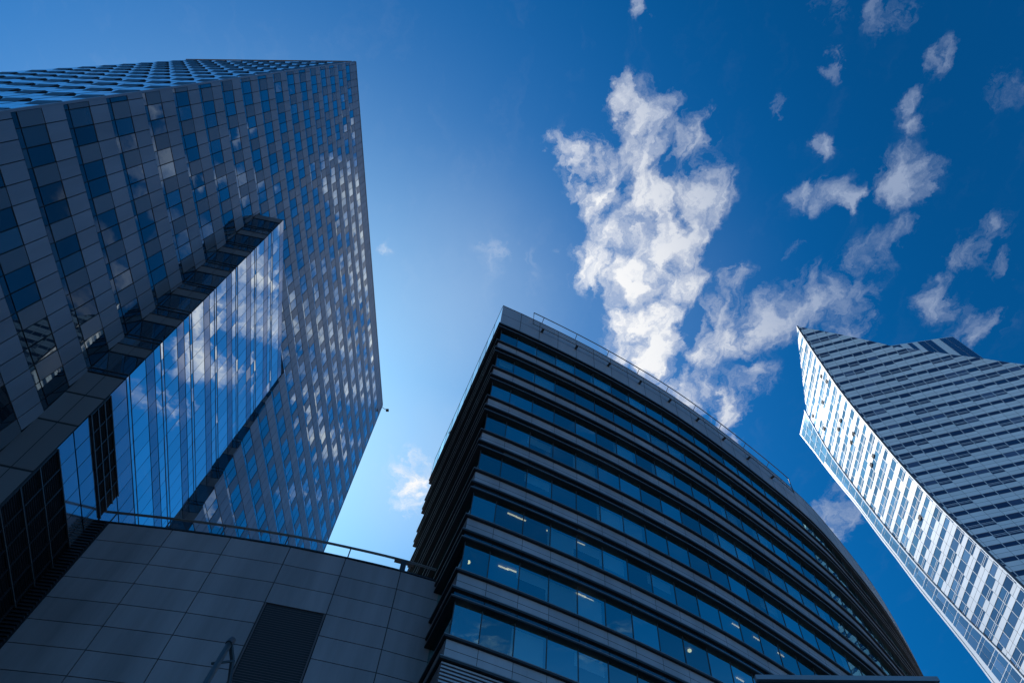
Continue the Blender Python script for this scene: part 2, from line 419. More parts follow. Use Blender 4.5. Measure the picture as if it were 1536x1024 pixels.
cap.box(C0 + UP * (TZ - .02) + n2 * .10 - n1 * .5, h2 * 22.4, -n2 * .5, UP * .17)
cap.build('roof_coping', M_edge, tower)
# far vertical corner trim
ct = MB(); fbox(ct, TS, TS + .12, 0, TZ - .03, -.4, .08); ct.build('corner_trim', M_panel, tower)
ct = MB(); ct.box(F(-.10, 0, -.12), h1 * .12, UP * (TZ - .03), n1 * .2); ct.build('corner_trim', M_panel, tower)
# ---- side wall (seen at a grazing angle): glossy bands with wedge hoods
W2 = lambda t, z, o=0.0: C0 + h2 * t + n2 * o + UP * z
sw = MB(); swd = MB(); hoods = []
cw = 2.5
for c in range(9):
    t0 = .25 + cw * c
    for k in range(-8, 18):
        zk = 31.5 + 3.6 * k + (1.2 * (c % 3) - .6)
        for (za, zb_, mbx) in ((zk + .05, zk + 1.5, sw), (zk + 1.55, zk + 3.55, sw)):
            if zb_ < TZ - .3 and t0 + cw < 22.8:
                pane(mbx, W2(t0 + .08, za, .03), h2 * (cw * .5 - .1), UP * (zb_ - za), n2, .002)
                pane(mbx, W2(t0 + cw * .5 + .02, za, .03), h2 * (cw * .5 - .1), UP * (zb_ - za), n2, .002)
        if zk + 2 < TZ - .3 and t0 + cw < 22.8:
            hm = MB()
            A = [W2(t0 + .03, zk, .035), W2(t0 + .03, zk + 1.0, .13), W2(t0 + .03, zk + 1.25, .035)]
            B = [p + h2 * (cw * .5) for p in A]
            hm.face([A[0], B[0], B[1], A[1]]); hm.face([A[1], B[1], B[2], A[2]]); hm.face(A); hm.face(B[::-1])
            hoods.append(hm)
sw.build('side_glazing', M_bglass, tower)
emit(hoods, 'window_hood', M_frame, tower, 100)
# ---- glazed bay
bay = MB()
def BG(q, z, o=0.0):
    sn_, nn_ = 11.32 + .095 * (TWB - z), 2.30 - .0125 * (TWB - z)
    sf_, nf_ = 26.72 + .095 * (TWB - z), -.03 - .034 * (TWB - z)
    s = sn_ + (sf_ - sn_) * q; n_ = nn_ + (nf_ - nn_) * q
    return F(s, z, n_ + o)
Zb = [0, 9, 18, 24] + [27.9 + 1.2 * i for i in range(24)]
Zb = [z_ for z_ in Zb if z_ < TWB] + [TWB]
core = MB()
for za, zb_ in zip(Zb, Zb[1:]):
    for i in range(14):
        q0, q1 = i / 14, (i + 1) / 14
        core.face([BG(q0, za, -.03), BG(q1, za, -.03), BG(q1, zb_, -.03), BG(q0, zb_, -.03)])
    core.face([F(s_near(za), za, .0), BG(0, za, -.03), BG(0, zb_, -.03), F(s_near(zb_), zb_, .0)])
    core.face([BG(1, za, -.03), F(s_far(za) + .05, za, .05), F(s_far(zb_) + .05, zb_, .05), BG(1, zb_, -.03)])
bayo = core.build('glazed_bay', M_black, tower, 'projecting bay of mirror glass with grey spandrel bands')
tp = MB(); tp.face([F(s_near(TWB), TWB, 0), BG(0, TWB), BG(1, TWB), F(s_far(TWB), TWB, 0)]); tp.build('bay_roof', M_frame, bayo)
NB = 14
def bpane(mb, i0, i1, z0, z1, o=.03, g_=.018, jit=.004):
    q0, q1 = i0 / NB, i1 / NB
    P = [BG(q0, z0, o), BG(q1, z0, o), BG(q1, z1, o), BG(q0, z1, o)]
    c = sum(P) / 4
    e1 = (P[1] - P[0]) / np.linalg.norm(P[1] - P[0]); 
    P = [P[0] + e1 * g_ + UP * g_, P[1] - e1 * g_ + UP * g_, P[2] - e1 * g_ - UP * g_, P[3] + e1 * g_ - UP * g_]
    nn = np.cross(P[1] - P[0], UP); nn /= np.linalg.norm(nn)
    a, b = rng.uniform(-jit, jit), rng.uniform(-jit, jit)
    P = [P[0] + nn * (a + b), P[1] + nn * (b - a), P[2] - nn * (a + b), P[3] + nn * (a - b)]
    mb.face(P)
bp = []; lv = []; bfin = MB()
for k in range(0, 7):
    zk = 31.5 + 3.6 * k; bs = MB()
    for i in range(NB):
        m = MB(); bpane(m, i, i + 1, zk + .03, zk + .30, .03, .012); bp.append(m)
        m = MB(); bpane(m, i, i + 1, zk + .36, min(zk + 1.95, TWB - .03)); bp.append(m)
        if k < 6:
            bpane(bs, i, i + 1, zk + 1.99, zk + 2.84)
            m = MB(); bpane(m, i, i + 1, zk + 2.88, zk + 3.57); bp.append(m)
        elif zk + 1.99 < TWB: bpane(bs, i, i + 1, zk + 1.99, TWB - .03)
    bs.build('spandrel', M_bayspan, bayo)
    if zk > 31.6 or True:
        for zz_ in (zk - .03, zk + .30):
            P0_, P1_ = BG(0, zz_), BG(1, zz_)
            d = P1_ - P0_; nn = np.cross(d, UP); nn /= np.linalg.norm(nn)
            bfin = MB(); bfin.box(P0_, d, UP * .045, nn * .05); bfin.build('mullion', M_frame, bayo)
bs = MB()
for i in range(NB):
    bpane(bs, i, i + 1, 29.95, 31.46)
    if i >= 6: bpane(bs, i, i + 1, 28.3, 29.9)
for i in range(NB):
    for (za, zb_) in ((27.0, 28.2), (25.75, 26.95)): bpane(bs, i, i + 1, za, zb_)
def louvre(i0, i1, z0, z1):
    m = MB(); n = int((z1 - z0) / .13)
    for r in range(n):
        zz_ = z0 + (z1 - z0) * r / n
        P0_, P1_ = BG(i0 / NB, zz_, .02), BG(i1 / NB, zz_, .02)
        d = P1_ - P0_; nn = np.cross(d, UP); nn /= np.linalg.norm(nn)
        m.box(P0_ + d * .02, d * .96, UP * .03 + nn * .05, UP * .05 - nn * .03)
    P0_, P1_ = BG(i0 / NB, z0, .02), BG(i0 / NB, z1, .02)
    d1 = (BG(i1 / NB, z0) - BG(i0 / NB, z0)); d1 /= np.linalg.norm(d1); nn = np.cross(d1, UP)
    m.box(P0_ - d1 * .03, d1 * .07, P1_ - P0_, nn * .09)
    lv.append(m)
for i in range(0, 6): louvre(i, i + 1, 28.25, 29.9)
for i in range(0, 9):
    louvre(i, i + 1, 22.0, 25.7); louvre(i, i + 1, 18.2, 21.95); louvre(i, i + 1, 14.4, 18.15)
bs.build('spandrel', M_bayspan, bayo)
emit(bp, 'glass_pane', M_bglass, bayo, 100, lambda P: pix(P)[1] > 785)
for m in lv: m.build('louvre', M_louvre, bayo)
for zz_ in (25.72, 24.45, 23.2, 21.97, 20.7, 19.45, 18.17, 16.9, 15.6, 28.25, 29.93, 28.8, 29.35):
    q1 = 6 / NB if zz_ > 28 else 9 / NB
    P0_, P1_ = BG(0, zz_, .03), BG(q1, zz_, .03); d = P1_ - P0_; nn = np.cross(d, UP); nn /= np.linalg.norm(nn)
    m = MB(); m.box(P0_, d, UP * .055, nn * .10); m.build('louvre_rail', M_rail, bayo)
# near side of the bay: the same floor bands, their shade put into darker materials
def side(mb, f0, f1, z0, z1, o=.02):
    def S(f, z_):
        P = F(s_near(z_), z_, .05); Q = BG(0, z_); return P + (Q - P) * f
    P = [S(f0, z0), S(f1, z0), S(f1, z1), S(f0, z1)]
    nn = np.cross(P[1] - P[0], P[3] - P[0]); nn /= np.linalg.norm(nn)
    mb.face([p + nn * o for p in P])
    return nn
for k in range(0, 7):
    zk = 31.5 + 3.6 * k
    zt = min(zk + 1.95, TWB - .05)
    sg = MB(); sg2 = MB(); sg3 = MB(); sp = MB(); sf = MB()
    for f0, f1 in ((.01, .495), (.505, .99)):
        side(sg, f0, f1, zk + .36, zt); side(sg2, f0, f1, zk + .05, zk + .28)
        if k < 6: side(sg3, f0, f1, zk + 2.88, zk + 3.55)
        side(sp, f0, f1, zk + 1.99, min(zk + 2.84, TWB - .02))
    nn = side(MB(), 0, 1, zk, zk + 1)
    for zz_ in (zk - .05, zk + .28, zk + 2.84, zk + 1.94):
        if zz_ < TWB - .1:
            P = F(s_near(zz_), zz_, .05); Q = BG(0, zz_); sf = MB(); sf.box(P, Q - P, UP * .07, nn * .06); sf.build('side_mullion', M_frame, bayo)
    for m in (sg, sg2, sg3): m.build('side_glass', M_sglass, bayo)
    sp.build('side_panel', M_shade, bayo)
for z0, z1 in ((29.6, 31.4), (27.4, 29.55), (24.2, 27.35), (20.5, 24.15), (16, 20.45), (10, 15.9)):
    sp = MB()
    for f0, f1 in ((.005, .49), (.51, .995)): side(sp, f0, f1, z0 + .03, z1 - .03)
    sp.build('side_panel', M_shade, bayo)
for k in range(-1, 7):                              # return wall where the bay sinks behind the facade
    zk = 31.5 + 3.6 * k
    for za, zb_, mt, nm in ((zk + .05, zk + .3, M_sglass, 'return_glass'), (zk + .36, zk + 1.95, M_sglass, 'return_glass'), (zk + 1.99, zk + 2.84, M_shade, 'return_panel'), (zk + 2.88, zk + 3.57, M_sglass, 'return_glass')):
        zb_ = min(zb_, TWB - .5)
        if zb_ - za < .1: continue
        e = V(0, 0, 0) - h1 * .03
        m = MB(); m.face([BG(1, za) + e, F(s_far(za) + .05, za, .05) + e, F(s_far(zb_) + .05, zb_, .05) + e, BG(1, zb_) + e]); m.build(nm, mt, bayo)
# small warm ceiling spots
for q, z_ in ((.30, 40.1), (.30, 38.4), (.32, 41.2)):
    pass
fx = thing('roof_fixture', tuple(F(TS + .2, TZ - .6, .1)), 'small dark bracket fixture sticking out from the far top corner of the chequered tower', 'fixture')
m = MB(); m.tube([F(TS + .05, TZ - .5, .05), F(TS + .5, TZ - .35, .45), F(TS + .6, TZ - .4, .8)], .05, 6); m.build('bracket', M_black, fx)
m = MB(); m.box(F(TS + .45, TZ - .65, .7), h1 * .4, n1 * .45, UP * .3); m.build('housing', M_black, fx)

# ================================================================== curved office building with ledges
SH = V(0.042, -0.126, 1.0)
CURVE = [V(-3.103, 26.97), V(-.46, 28.05), V(3.7, 29.93), V(7.39, 31.78), V(11.88, 34.28), V(15.94, 36.91), V(20.23, 39.95), V(25.18, 43.72), V(29.04, 47.2), V(35.74, 54.4), V(41.39, 61.6), V(47.07, 69.9), V(52.0, 79), V(55.5, 89), V(57, 100)]
def resample(pts, step):
    # Catmull-Rom through the points, then equal steps
    P = [2 * pts[0] - pts[1]] + pts + [2 * pts[-1] - pts[-2]]; fine = []
    for i in range(1, len(P) - 2):
        for t in np.linspace(0, 1, 40, endpoint=False):
            a, b, c, d = P[i - 1], P[i], P[i + 1], P[i + 2]
            fine.append(.5 * ((2 * b) + (c - a) * t + (2 * a - 5 * b + 4 * c - d) * t * t + (3 * b - a - 3 * c + d) * t ** 3))
    fine.append(pts[-1]); fine = np.array(fine)
    L = np.concatenate([[0], np.cumsum(np.hypot(*np.diff(fine, axis=0).T))])
    n = int(L[-1] / step); tt = np.arange(n + 1) * step
    return np.array([np.interp(tt, L, fine[:, i]) for i in (0, 1)]).T
PW = 1.75
RC = resample(CURVE, PW)
LDIR = V(-8.82 + 3.103, 43.25 - 26.97); LDIR /= np.hypot(*LDIR)
def llen(z): return 17.0
def plan(z):
    L = llen(z); n = 10
    left = [RC[0] + LDIR * L * (1 - i / n) for i in range(n)]
    return np.array(left + list(RC))
NL = 10                                     # index of the corner in the polyline
def offset(pl, o):
    d = np.diff(pl, axis=0); d /= np.hypot(*d.T)[:, None]
    nr = np.stack([d[:, 1], -d[:, 0]], 1)
    out = []
    for i in range(len(pl)):
        if i == 0: out.append(pl[0] + nr[0] * o)
        elif i == len(pl) - 1: out.append(pl[-1] + nr[-1] * o)
        else:
            m_ = nr[i - 1] + nr[i]; m_ /= np.hypot(*m_); out.append(pl[i] + m_ * o / max(.3, m_ @ nr[i]))
    return np.array(out)
def w3(p, z): return V(p[0], p[1], 0) + SH * z
def ring(o, z): return [w3(p, z) for p in offset(plan(z), o)]
office = thing('office_building', (-3.1, 27.0, 0), 'curved dark office block banded with blue ribbon windows, grey spandrels and projecting ledges', 'building')
def sweep(mb, o0, o1, z0, z1):
    A, B, C, D = ring(o1, z0), ring(o1, z1), ring(o0, z1), ring(o0, z0)
    n = len(A)
    for i in range(n - 1):
        mb.face([A[i], A[i + 1], B[i + 1], B[i]]); mb.face([B[i], B[i + 1], C[i + 1], C[i]]); mb.face([D[i], D[i + 1], A[i + 1], A[i]][::1])
    mb.face([A[0], B[0], C[0], D[0]]); mb.face([A[-1], D[-1], C[-1], B[-1]])
Q = 3.493
GO = -.27
owins = []; ovents = []; blinds = []; mulls = []
lowest = 20.9
def panels_on(mb, o, z0, z1, gap=.02, i0=0, i1=None, jit=0.0, thick=0, split=None):
    A, B = ring(o, z0), ring(o, z1)
    for i in range(i0, (i1 or len(A) - 1)):
        if i >= len(A) - 1: break
        if i < NL and i % 2: continue
        j = i + (2 if i < NL else 1)
        if i < NL: j = min(j, NL)
        e = A[j] - A[i]; L = np.linalg.norm(e); e = e / L
        u = (B[i] - A[i]); u = u / np.linalg.norm(u)
        P = [A[i] + e * gap + u * gap, A[j] - e * gap + u * gap, B[j] - e * gap - u * gap, B[i] + e * gap - u * gap]
        nn = np.cross(e, u)
        if jit:
            a, b = rng.uniform(-jit, jit), rng.uniform(-jit, jit)
            P = [P[0] + nn * (a + b), P[1] + nn * (b - a), P[2] - nn * (a + b), P[3] + nn * (a - b)]
        if isinstance(mb, list):
            m = MB(); m.face(P); mb.append(m)
        else: mb.face(P)
zs_list = []
for j in range(0, 8):
    zs = 46.12 - Q * j                       # sill of the row of windows above it
    ztop = 48.12 if j == 0 else 44.63 - Q * (j - 1)
    panels_on(owins, GO, zs + .13, ztop, .018, jit=.004)
    A, B = ring(GO - .03, zs + .12), ring(GO - .03, ztop)
    for i in range(NL, len(A) - 1):
        e = A[i + 1] - A[i]; e = e / np.linalg.norm(e); nn = np.cross(e, UP)
        m = MB(); m.box(A[i] - e * .022, e * .044, B[i] - A[i], nn * .06); mulls.append(m)
    m = MB(); sweep(m, -.6, 0.0, zs, zs + .12); m.build('sill', M_ledge, office)
    m = MB(); sweep(m, -.02, .012, zs + .085, zs + .125); m.build('nosing', M_edge, office)
    zl1, zl2 = 45.07 - Q * j, 44.63 - Q * j
    spand = MB()
    for a, b in ((zl1 + .14, zl1 + .14 + (zs - zl1 - .14) * .52), (zl1 + .14 + (zs - zl1 - .14) * .52, zs)):
        panels_on(spand, -.16, a, b, .012)
    spand.build('spandrel', M_span, office)
    m = MB(); sweep(m, -.7, .03, zl1, zl1 + .13); m.build('ledge', M_ledge, office)
    m = MB(); sweep(m, .01, .042, zl1 + .095, zl1 + .135); m.build('nosing', M_edge, office)
    if j < 7:
        panels_on(ovents, -.12, zl2 + .11, zl1, .02)
        m = MB(); sweep(m, -.7, .0, zl2, zl2 + .10); m.build('ledge', M_ledge, office)
        m = MB(); sweep(m, -.02, .012, zl2 + .07, zl2 + .105); m.build('nosing', M_edge, office)
        # ceiling inside
    zc_ = ztop + .02; ceil = MB(); corem = MB(); floor_ = MB()
    A, B = ring(-.6, zc_), ring(-5.2, zc_)
    for i in range(NL, len(A) - 1): ceil.face([A[i], B[i], B[i + 1], A[i + 1]])
    zf_ = zs + .03
    A, B = ring(-.6, zf_), ring(-5.2, zf_)
    for i in range(NL, len(A) - 1): floor_.face([A[i], A[i + 1], B[i + 1], B[i]])
    # inner wall, and a few drawn blinds
    A, B = ring(-5.0, zf_), ring(-5.0, zc_)
    for i in range(NL, len(A) - 1): corem.face([A[i], A[i + 1], B[i + 1], B[i]])
    A, B = ring(-.62, zf_ + .1), ring(-.62, zc_)
    for i in range(NL, len(A) - 1):
        r = rng.random()
        if r < .26:
            f = rng.choice([1.0, 1.0, .55, .35])
            lo_ = [B[i] + (A[i] - B[i]) * f, B[i + 1] + (A[i + 1] - B[i + 1]) * f]
            m = MB(); m.face([lo_[0], lo_[1], B[i + 1], B[i]]); blinds.append(m)
    # left facade backing
    A, B = ring(-.75, zf_), ring(-.75, zc_)
    for i in range(0, NL): corem.face([A[i], A[i + 1], B[i + 1], B[i]])
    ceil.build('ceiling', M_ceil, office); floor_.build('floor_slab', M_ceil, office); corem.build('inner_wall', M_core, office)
emit(owins, 'window', M_oglass, office, 100)
emit(ovents, 'ventilation_pane', M_tglass, office, 60)
emit(blinds, 'blind', M_blind, office, 60)
emit(mulls, 'mullion', M_frame, office, 100)
# backing behind spandrels
for j in range(0, 8):
    bk = MB()
    zs = 46.12 - Q * j; zl1 = 45.07 - Q * j
    sweep(bk, -.6, -.2, zl1 + .1, zs + .02)
    if j < 7: sweep(bk, -.8, -.16, zl1 - .40, zl1 + .02)
    bk.build('structure_band', M_black, office)
# top: cornice ledges and parapet
m = MB(); sweep(m, -.9, .06, 48.46, 48.58); m.build('cornice', M_ledge, office)
m = MB(); sweep(m, .04, .075, 48.55, 48.60); m.build('nosing', M_edge, office)
m = MB(); sweep(m, -.9, .0, 48.12, 48.24); m.build('ledge', M_ledge, office)
m = MB(); sweep(m, -.02, .015, 48.20, 48.245); m.build('nosing', M_edge, office)
m = MB(); sweep(m, -.9, -.25, 48.24, 48.46); m.build('ledge', M_black, office)
pp = MB()
def only_right(mb, o, z0, z1, gap): panels_on(mb, o, z0, z1, gap, i0=NL)
only_right(pp, .0, 48.60, 50.05, .018); only_right(pp, .0, 50.05, 51.40, .018)
A, B = ring(-.06, 48.45), ring(-.06, 51.42)
pb = MB()
C_, D_ = ring(-.5, 48.45), ring(-.5, 51.42)
for i in range(NL, len(A) - 1):
    pb.face([A[i], A[i + 1], B[i + 1], B[i]]); pb.face([C_[i], D_[i], D_[i + 1], C_[i + 1]])
pb.face([A[NL], B[NL], D_[NL], C_[NL]])
pb.build('parapet_core', M_black, office)
pp.build('parapet', M_parapet, office)
m = MB(); A, B, C_, D_ = ring(.02, 51.40), ring(.02, 51.47), ring(-.55, 51.47), ring(-.55, 51.40)
for i in range(NL, len(A) - 1):
    m.face([A[i], A[i + 1], B[i + 1], B[i]]); m.face([B[i], B[i + 1], C_[i + 1], C_[i]]); m.face([D_[i], D_[i + 1], A[i + 1], A[i]])
m.face([A[NL], B[NL], C_[NL], D_[NL]])
m.build('parapet_coping', M_edge, office)
# roof deck so that nothing shines through
m = MB(); A = ring(-.3, 48.2)
back = [p + V(-2.0, 9.0, 0) * (0.2 + .8 * min(1, i / 20)) for i, p in enumerate(A)]
for i in range(NL, len(A) - 1): m.face([A[i], A[i + 1], back[i + 1], back[i]])
m.build('roof', M_core, office)
# glass balustrade on the left edge of the roof
m = MB(); pst = MB()
A, B = ring(.0, 48.48), ring(.0, 51.3)
for i in range(0, NL):
    e = (A[i + 1] - A[i]); m.face([A[i] + e * .02, A[i + 1] - e * .02, B[i + 1] - e * .02, B[i] + e * .02])
    pst.tube([A[i] - V(0, 0, .05), B[i]], .014, 6)
bal = m.build('glass_balustrade', M_clear, office); pst.build('post', M_rail, bal)
hr = MB(); hr.tube([B[i] for i in range(0, NL + 1)], .02, 6); hr.build('handrail', M_edge, bal)
# gondola rail along the parapet
m = MB(); i0, i1 = NL + 2, NL + 19
T0, T1 = ring(.36, 51.82), ring(.36, 50.02)
mid = lambda R, f: R[int(f)] + (R[int(f) + 1] - R[int(f)]) * (f - int(f))
fs = np.arange(NL + 1.55, NL + 18.6, .5)
m.tube([mid(T1, fs[0])] + [mid(T0, f) for f in fs] + [mid(T1, fs[-1])], .045, 6)
m.tube([mid(T1, f) for f in fs], .035, 6)
railp = m.build('gondola_rail', M_rail, office)
W0, W1 = ring(.0, 51.0), ring(.0, 50.0)
for f in np.arange(NL + 2.1, NL + 18.4, 1.85):
    b = MB(); b.tube([mid(W0, f) + UP * .47, mid(T0, f)], .028, 6); b.build('bracket', M_frame, railp)
    b = MB(); P = mid(W1, f); b.box(P - V(.09, 0, .05), V(.18, .065, 0), mid(T1, f) - P, UP * .10); b.build('bracket', M_frame, railp)
# plinth: louvres below the last ledge, then plain wall
m = MB()
zt_ = 45.07 - Q * 7
for r in range(22):
    sweep(m, -.22, -.12, zt_ - .12 - r * .16, zt_ - .04 - r * .16)
m.build('plinth_louvre', M_span, office)
m = MB(); sweep(m, -.8, -.26, 0, zt_); m.build('plinth', M_black, office)
# lit ceiling lamps seen through the glass
LAMPS = [((0.70,24.76,30.64),1),((1.22,25.01,30.64),1),((3.03,25.86,30.64),1),((4.82,26.57,30.64),1),((5.33,26.94,30.64),1),((0.36,25.36,27.15),1),((0.83,25.51,27.15),1),((4.65,26.97,27.15),1),((5.11,27.23,27.15),1),((-1.52,25.10,27.15),0),((15.2,32.43,30.64),1),((16.77,33.48,30.64),1),((18.61,34.78,30.64),1),((11.21,30.69,27.15),0),((14.54,32.84,27.15),1)]
for (P, kind) in LAMPS:
    P = V(*P)
    q = (P - SH * P[2])[:2]; k = int(np.argmin(np.hypot(*(RC - q).T))); k = min(max(k, 1), len(RC) - 2)
    d = RC[k + 1] - RC[k - 1]; d = d / np.hypot(*d); d3 = V(d[0], d[1], 0); nr = V(-d[1], d[0], 0)
    P = P + nr * .12
    b = MB()
    if kind: b.box(P - d3 * .30 - nr * .03 - UP * .07, d3 * .60, nr * .06, UP * .06)
    else: b.tube([P - UP * .10, P - UP * .02], .11, 12)
    b.build('ceiling_lamp', M_lamp if kind else M_spot, office)

# ================================================================== curved podium wall with louvre and railing
podium = thing('podium_wall', (-12, 26, 0), 'low curved wall of dark grey rectangular panels with a louvre and a steel railing on top', 'building')
PT = 28.0
PL = [V(-21.06, 24.96), V(-17.67, 25.16), V(-14.56, 25.45), V(-11.35, 25.86), V(-8.36, 26.42), V(-5.35, 27.12), V(-2.2, 28.1)]
pn = []; nrm = []
for a, b in zip(PL, PL[1:]):
    d = b - a; d = d / np.hypot(*d); nrm.append(V(d[1], -d[0], 0))
pod = MB(); slats = MB(); pback = MB(); sframe = MB()
RH = 1.25
for i, (a, b) in enumerate(zip(PL, PL[1:])):
    A = V(a[0], a[1], 0); d = V(b[0] - a[0], b[1] - a[1], 0); L = np.linalg.norm(d); d /= L; n_ = nrm[i]
    nsub = 3
    pback.box(A - n_ * .5, d * L, n_ * .48, UP * (PT - .03))
    for r in range(22):
        z1 = PT - .04 - r * RH; z0 = z1 - RH
        if z0 < 0: break
        if i == 3 and r >= 3:
            continue
        pod.box(A + d * .02 + UP * (z0 + .018), d * (L - .04), UP * (RH - .036), n_ * .05)
    if i == 3:
        zt_ = PT - .04 - 3 * RH
        w0, w1 = .12, L - .10
        nb = 150
        for r in range(nb):
            zz_ = zt_ - .10 - r * .125
            if zz_ < .2: break
            slats.box(A + d * w0 + UP * zz_ - n_ * .10, d * (w1 - w0), UP * -.055 + n_ * .09, UP * .022)
        for s0 in (.03, L - .10): sframe.box(A + d * s0, d * .07, UP * (zt_ - .02), n_ * .07)
# fix depth of louvre recess: black backing shows between the blades
pback.build('wall_core', M_black, podium)
pod.build('cladding', M_pod, podium)
lo_ = sframe.build('louvre', M_slat, podium, 'dark horizontal louvre set in the curved wall'); slats.build('louvre_blade', M_slat, lo_, kind='stuff')
cp = MB()
PLf = resample([V(-22.2, 24.9)] + PL, .5)
def prow(o, z):
    return [w for w in (V(p[0], p[1], z) for p in offset(PLf, o))]
A, B, C_, D_ = prow(.09, PT - .04), prow(.09, PT + .05), prow(-.5, PT + .05), prow(-.5, PT - .04)
for i in range(len(A) - 1):
    cp.face([A[i], A[i + 1], B[i + 1], B[i]]); cp.face([B[i], B[i + 1], C_[i + 1], C_[i]]); cp.face([D_[i], D_[i + 1], A[i + 1], A[i]])
cp.build('coping', M_ledge, podium)
rl = MB(); R1 = prow(-.12, PT + .98)
end = 37
rl.tube(R1[0:39], .05, 8); rl.tube([p - UP * .10 for p in R1[0:39]], .022, 6)
ro = rl.build('railing', M_rail, podium)
for px_i in (2, 8, 14, 21, 28, 34):
    m = MB(); m.box(R1[px_i] - UP * .95 - V(.03, .02, 0), V(.06, 0, 0), V(0, .04, 0), UP * .93); m.build('post', M_frame, ro)
m = MB(); m.box(R1[34] - V(.45, .1, .16), V(1.1, .28, 0), V(-.03, .16, 0), UP * .14); m.build('rail_bracket', M_rail, ro)
m = MB(); m.box(R1[34] - V(.05, .1, .9), V(.3, .1, 0), V(-.03, .16, 0), UP * .8); m.build('rail_bracket', M_frame, ro)
# dark ribbed return between the wall and the tower
m = MB()
for r in range(130):
    m.box(V(-22.4, 24.55 , 27.85 - r * .2), V(1.36, .12, 0), V(0, .1, 0), UP * -.09)
m.build('ribbed_return', M_louvre, podium)
m = MB(); m.box(V(-22.4, 24.75, 0), V(1.36, .15, 0), V(0, .3, 0), UP * 27.95); m.build('return_core', M_black, podium)

# ================================================================== white tower on the right
RID = [(1.6,96.91,85.44),(60,96.75,85.6),(90.7,96.62,85.78),(94.6,96.32,86.12),(103.7,95.86,86.62),(114.0,95.33,87.2),(130.6,94.8,87.25),(151.8,93.84,85.99),(161.9,93.28,85.0),(175.8,92.78,82.96),(186.1,92.35,81.27),(194.0,92.04,79.78)]
RZ = [r[0] for r in RID]
# smooth the ridge a little
zz = np.linspace(0, 196, 99); rx = np.interp(zz, RZ, [r[1] for r in RID]); ry = np.interp(zz, RZ, [r[2] for r in RID])
kr = np.ones(5) / 5
rx[2:-2] = np.convolve(rx, kr, 'valid'); ry[2:-2] = np.convolve(ry, kr, 'valid')
ridge = lambda z_: V(np.interp(z_, zz, rx), np.interp(z_, zz, ry), z_)
def dirn(azd):
    q = math.radians(azd); return V(math.sin(q), math.cos(q), 0), V(math.cos(q), -math.sin(q), 0)
hd, nd = dirn(111); nd = -nd if nd[1] > 0 else nd
hb, nb_ = dirn(5); nb_ = -nb_ if nb_[0] > 0 else nb_
WD = lambda s, z_, o=0.0: ridge(z_) + hd * s + nd * o
WB = lambda s, z_, o=0.0: ridge(z_) + hb * s + nb_ * o
white = thing('white_tower', (96.9, 85.5, 0), 'white faceted skyscraper with a pointed top and staggered ribbon windows', 'tower')
TOPD = [(-.5, 194.5), (0, 194.0), (9.49, 185.36), (16.61, 178.18), (19.92, 174.26), (27.53, 168.08), (32.0, 164.44), (36.63, 160.72), (43.62, 154.17), (62, 138)]
topd = lambda s: np.interp(s, [t[0] for t in TOPD], [t[1] for t in TOPD])
INB = [(0, 11.5), (60, 13.2), (84.73, 15.14), (100.7, 16.9), (116.6, 17.6), (140, 18.8), (159.74, 19.6), (177.04, 19.3), (200, 19.3)]
OUB = [(0, 24.5), (60, 23.8), (89.8, 23.2), (98.5, 22.6), (121.44, 22.1), (141.55, 22.8), (166.89, 26.0), (178.54, 28.4), (200, 33)]
inb = lambda z_: np.interp(z_, [t[0] for t in INB], [t[1] for t in INB])
oub = lambda z_: np.interp(z_, [t[0] for t in OUB], [t[1] for t in OUB])
topb = lambda s: 194.0 - s * (194.0 - 177.2) / 19.3
def put(mb, fn, poly, o):
    if len(poly) >= 3: mb.face([fn(s, z_, o) for s, z_ in poly])
def facade(fn, smax, lim, seed, first, HS, width=2.75):
    r = random.Random(seed)
    wl = []; pans = []; back = MB(); bars = []
    rect = lambda a, b, c, d: [(a, c), (b, c), (b, d), (a, d)]
    for k in range(-34, 22):
        zt = 122.6 + 3.5 * k; zb_ = zt - 3.5
        if zt < 0: continue
        zb_ = max(zb_, .1)
        edge = lambda p, a, b: clip(p, (smax(b), b), (smax(a), a)) if len(p) > 2 else p
        pan = MB(); bar = pan
        s = first - width; hw = 1.3; run = 0
        while s < smax(zt):
            s0, s1 = max(s, 0.0), s + width
            s1 = min(s1, max(smax(zt), smax(zb_)))
            if run <= 0:
                hw = r.choice(HS); run = r.choice([1, 1, 1, 2, 2])
            run -= 1
            if s1 - s0 > .15:
                cl = lambda p: edge(clip(p, (s0, lim(s0)), (s1, lim(s1))), zb_, zt)
                put(back, fn, cl(rect(s0, s1, zb_, zt)), -.03)
                m = MB(); P = cl(rect(s0 + .06, s1 - .06, zt - hw + .05, zt - .06))
                if len(P) >= 3:
                    j_ = r.uniform(-.02, .02); j2 = r.uniform(-.02, .02)
                    m.face([fn(s_, z_, .03 + (j_ if s_ > s0 + 1 else -j_) + (j2 if z_ > zt - .5 else -j2)) for s_, z_ in P])
                    wl.append(m)
                    if hw > 1.8:
                        for zz_ in (zt - hw + .50, zt - hw + .85):
                            put(bar, fn, cl(rect(s0 + .1, s1 - .1, zz_, zz_ + .10)), .075)
                    put(bar, fn, cl(rect(s1 - .07, s1 + .07, zt - hw, zt)), .078)
                lo_z = zt - hw
                cuts = [zb_, zb_ + (lo_z - zb_) * .5, lo_z] if lo_z - zb_ > 1.7 else [zb_, lo_z]
                for za, zc2 in zip(cuts, cuts[1:]):
                    put(pan, fn, cl(rect(s0 + .03, s1 - .03, za + .03, zc2 - .03)), .07)
            s += width
        pans.append(pan); bars.append(bar)
    return wl, pans, back, bars
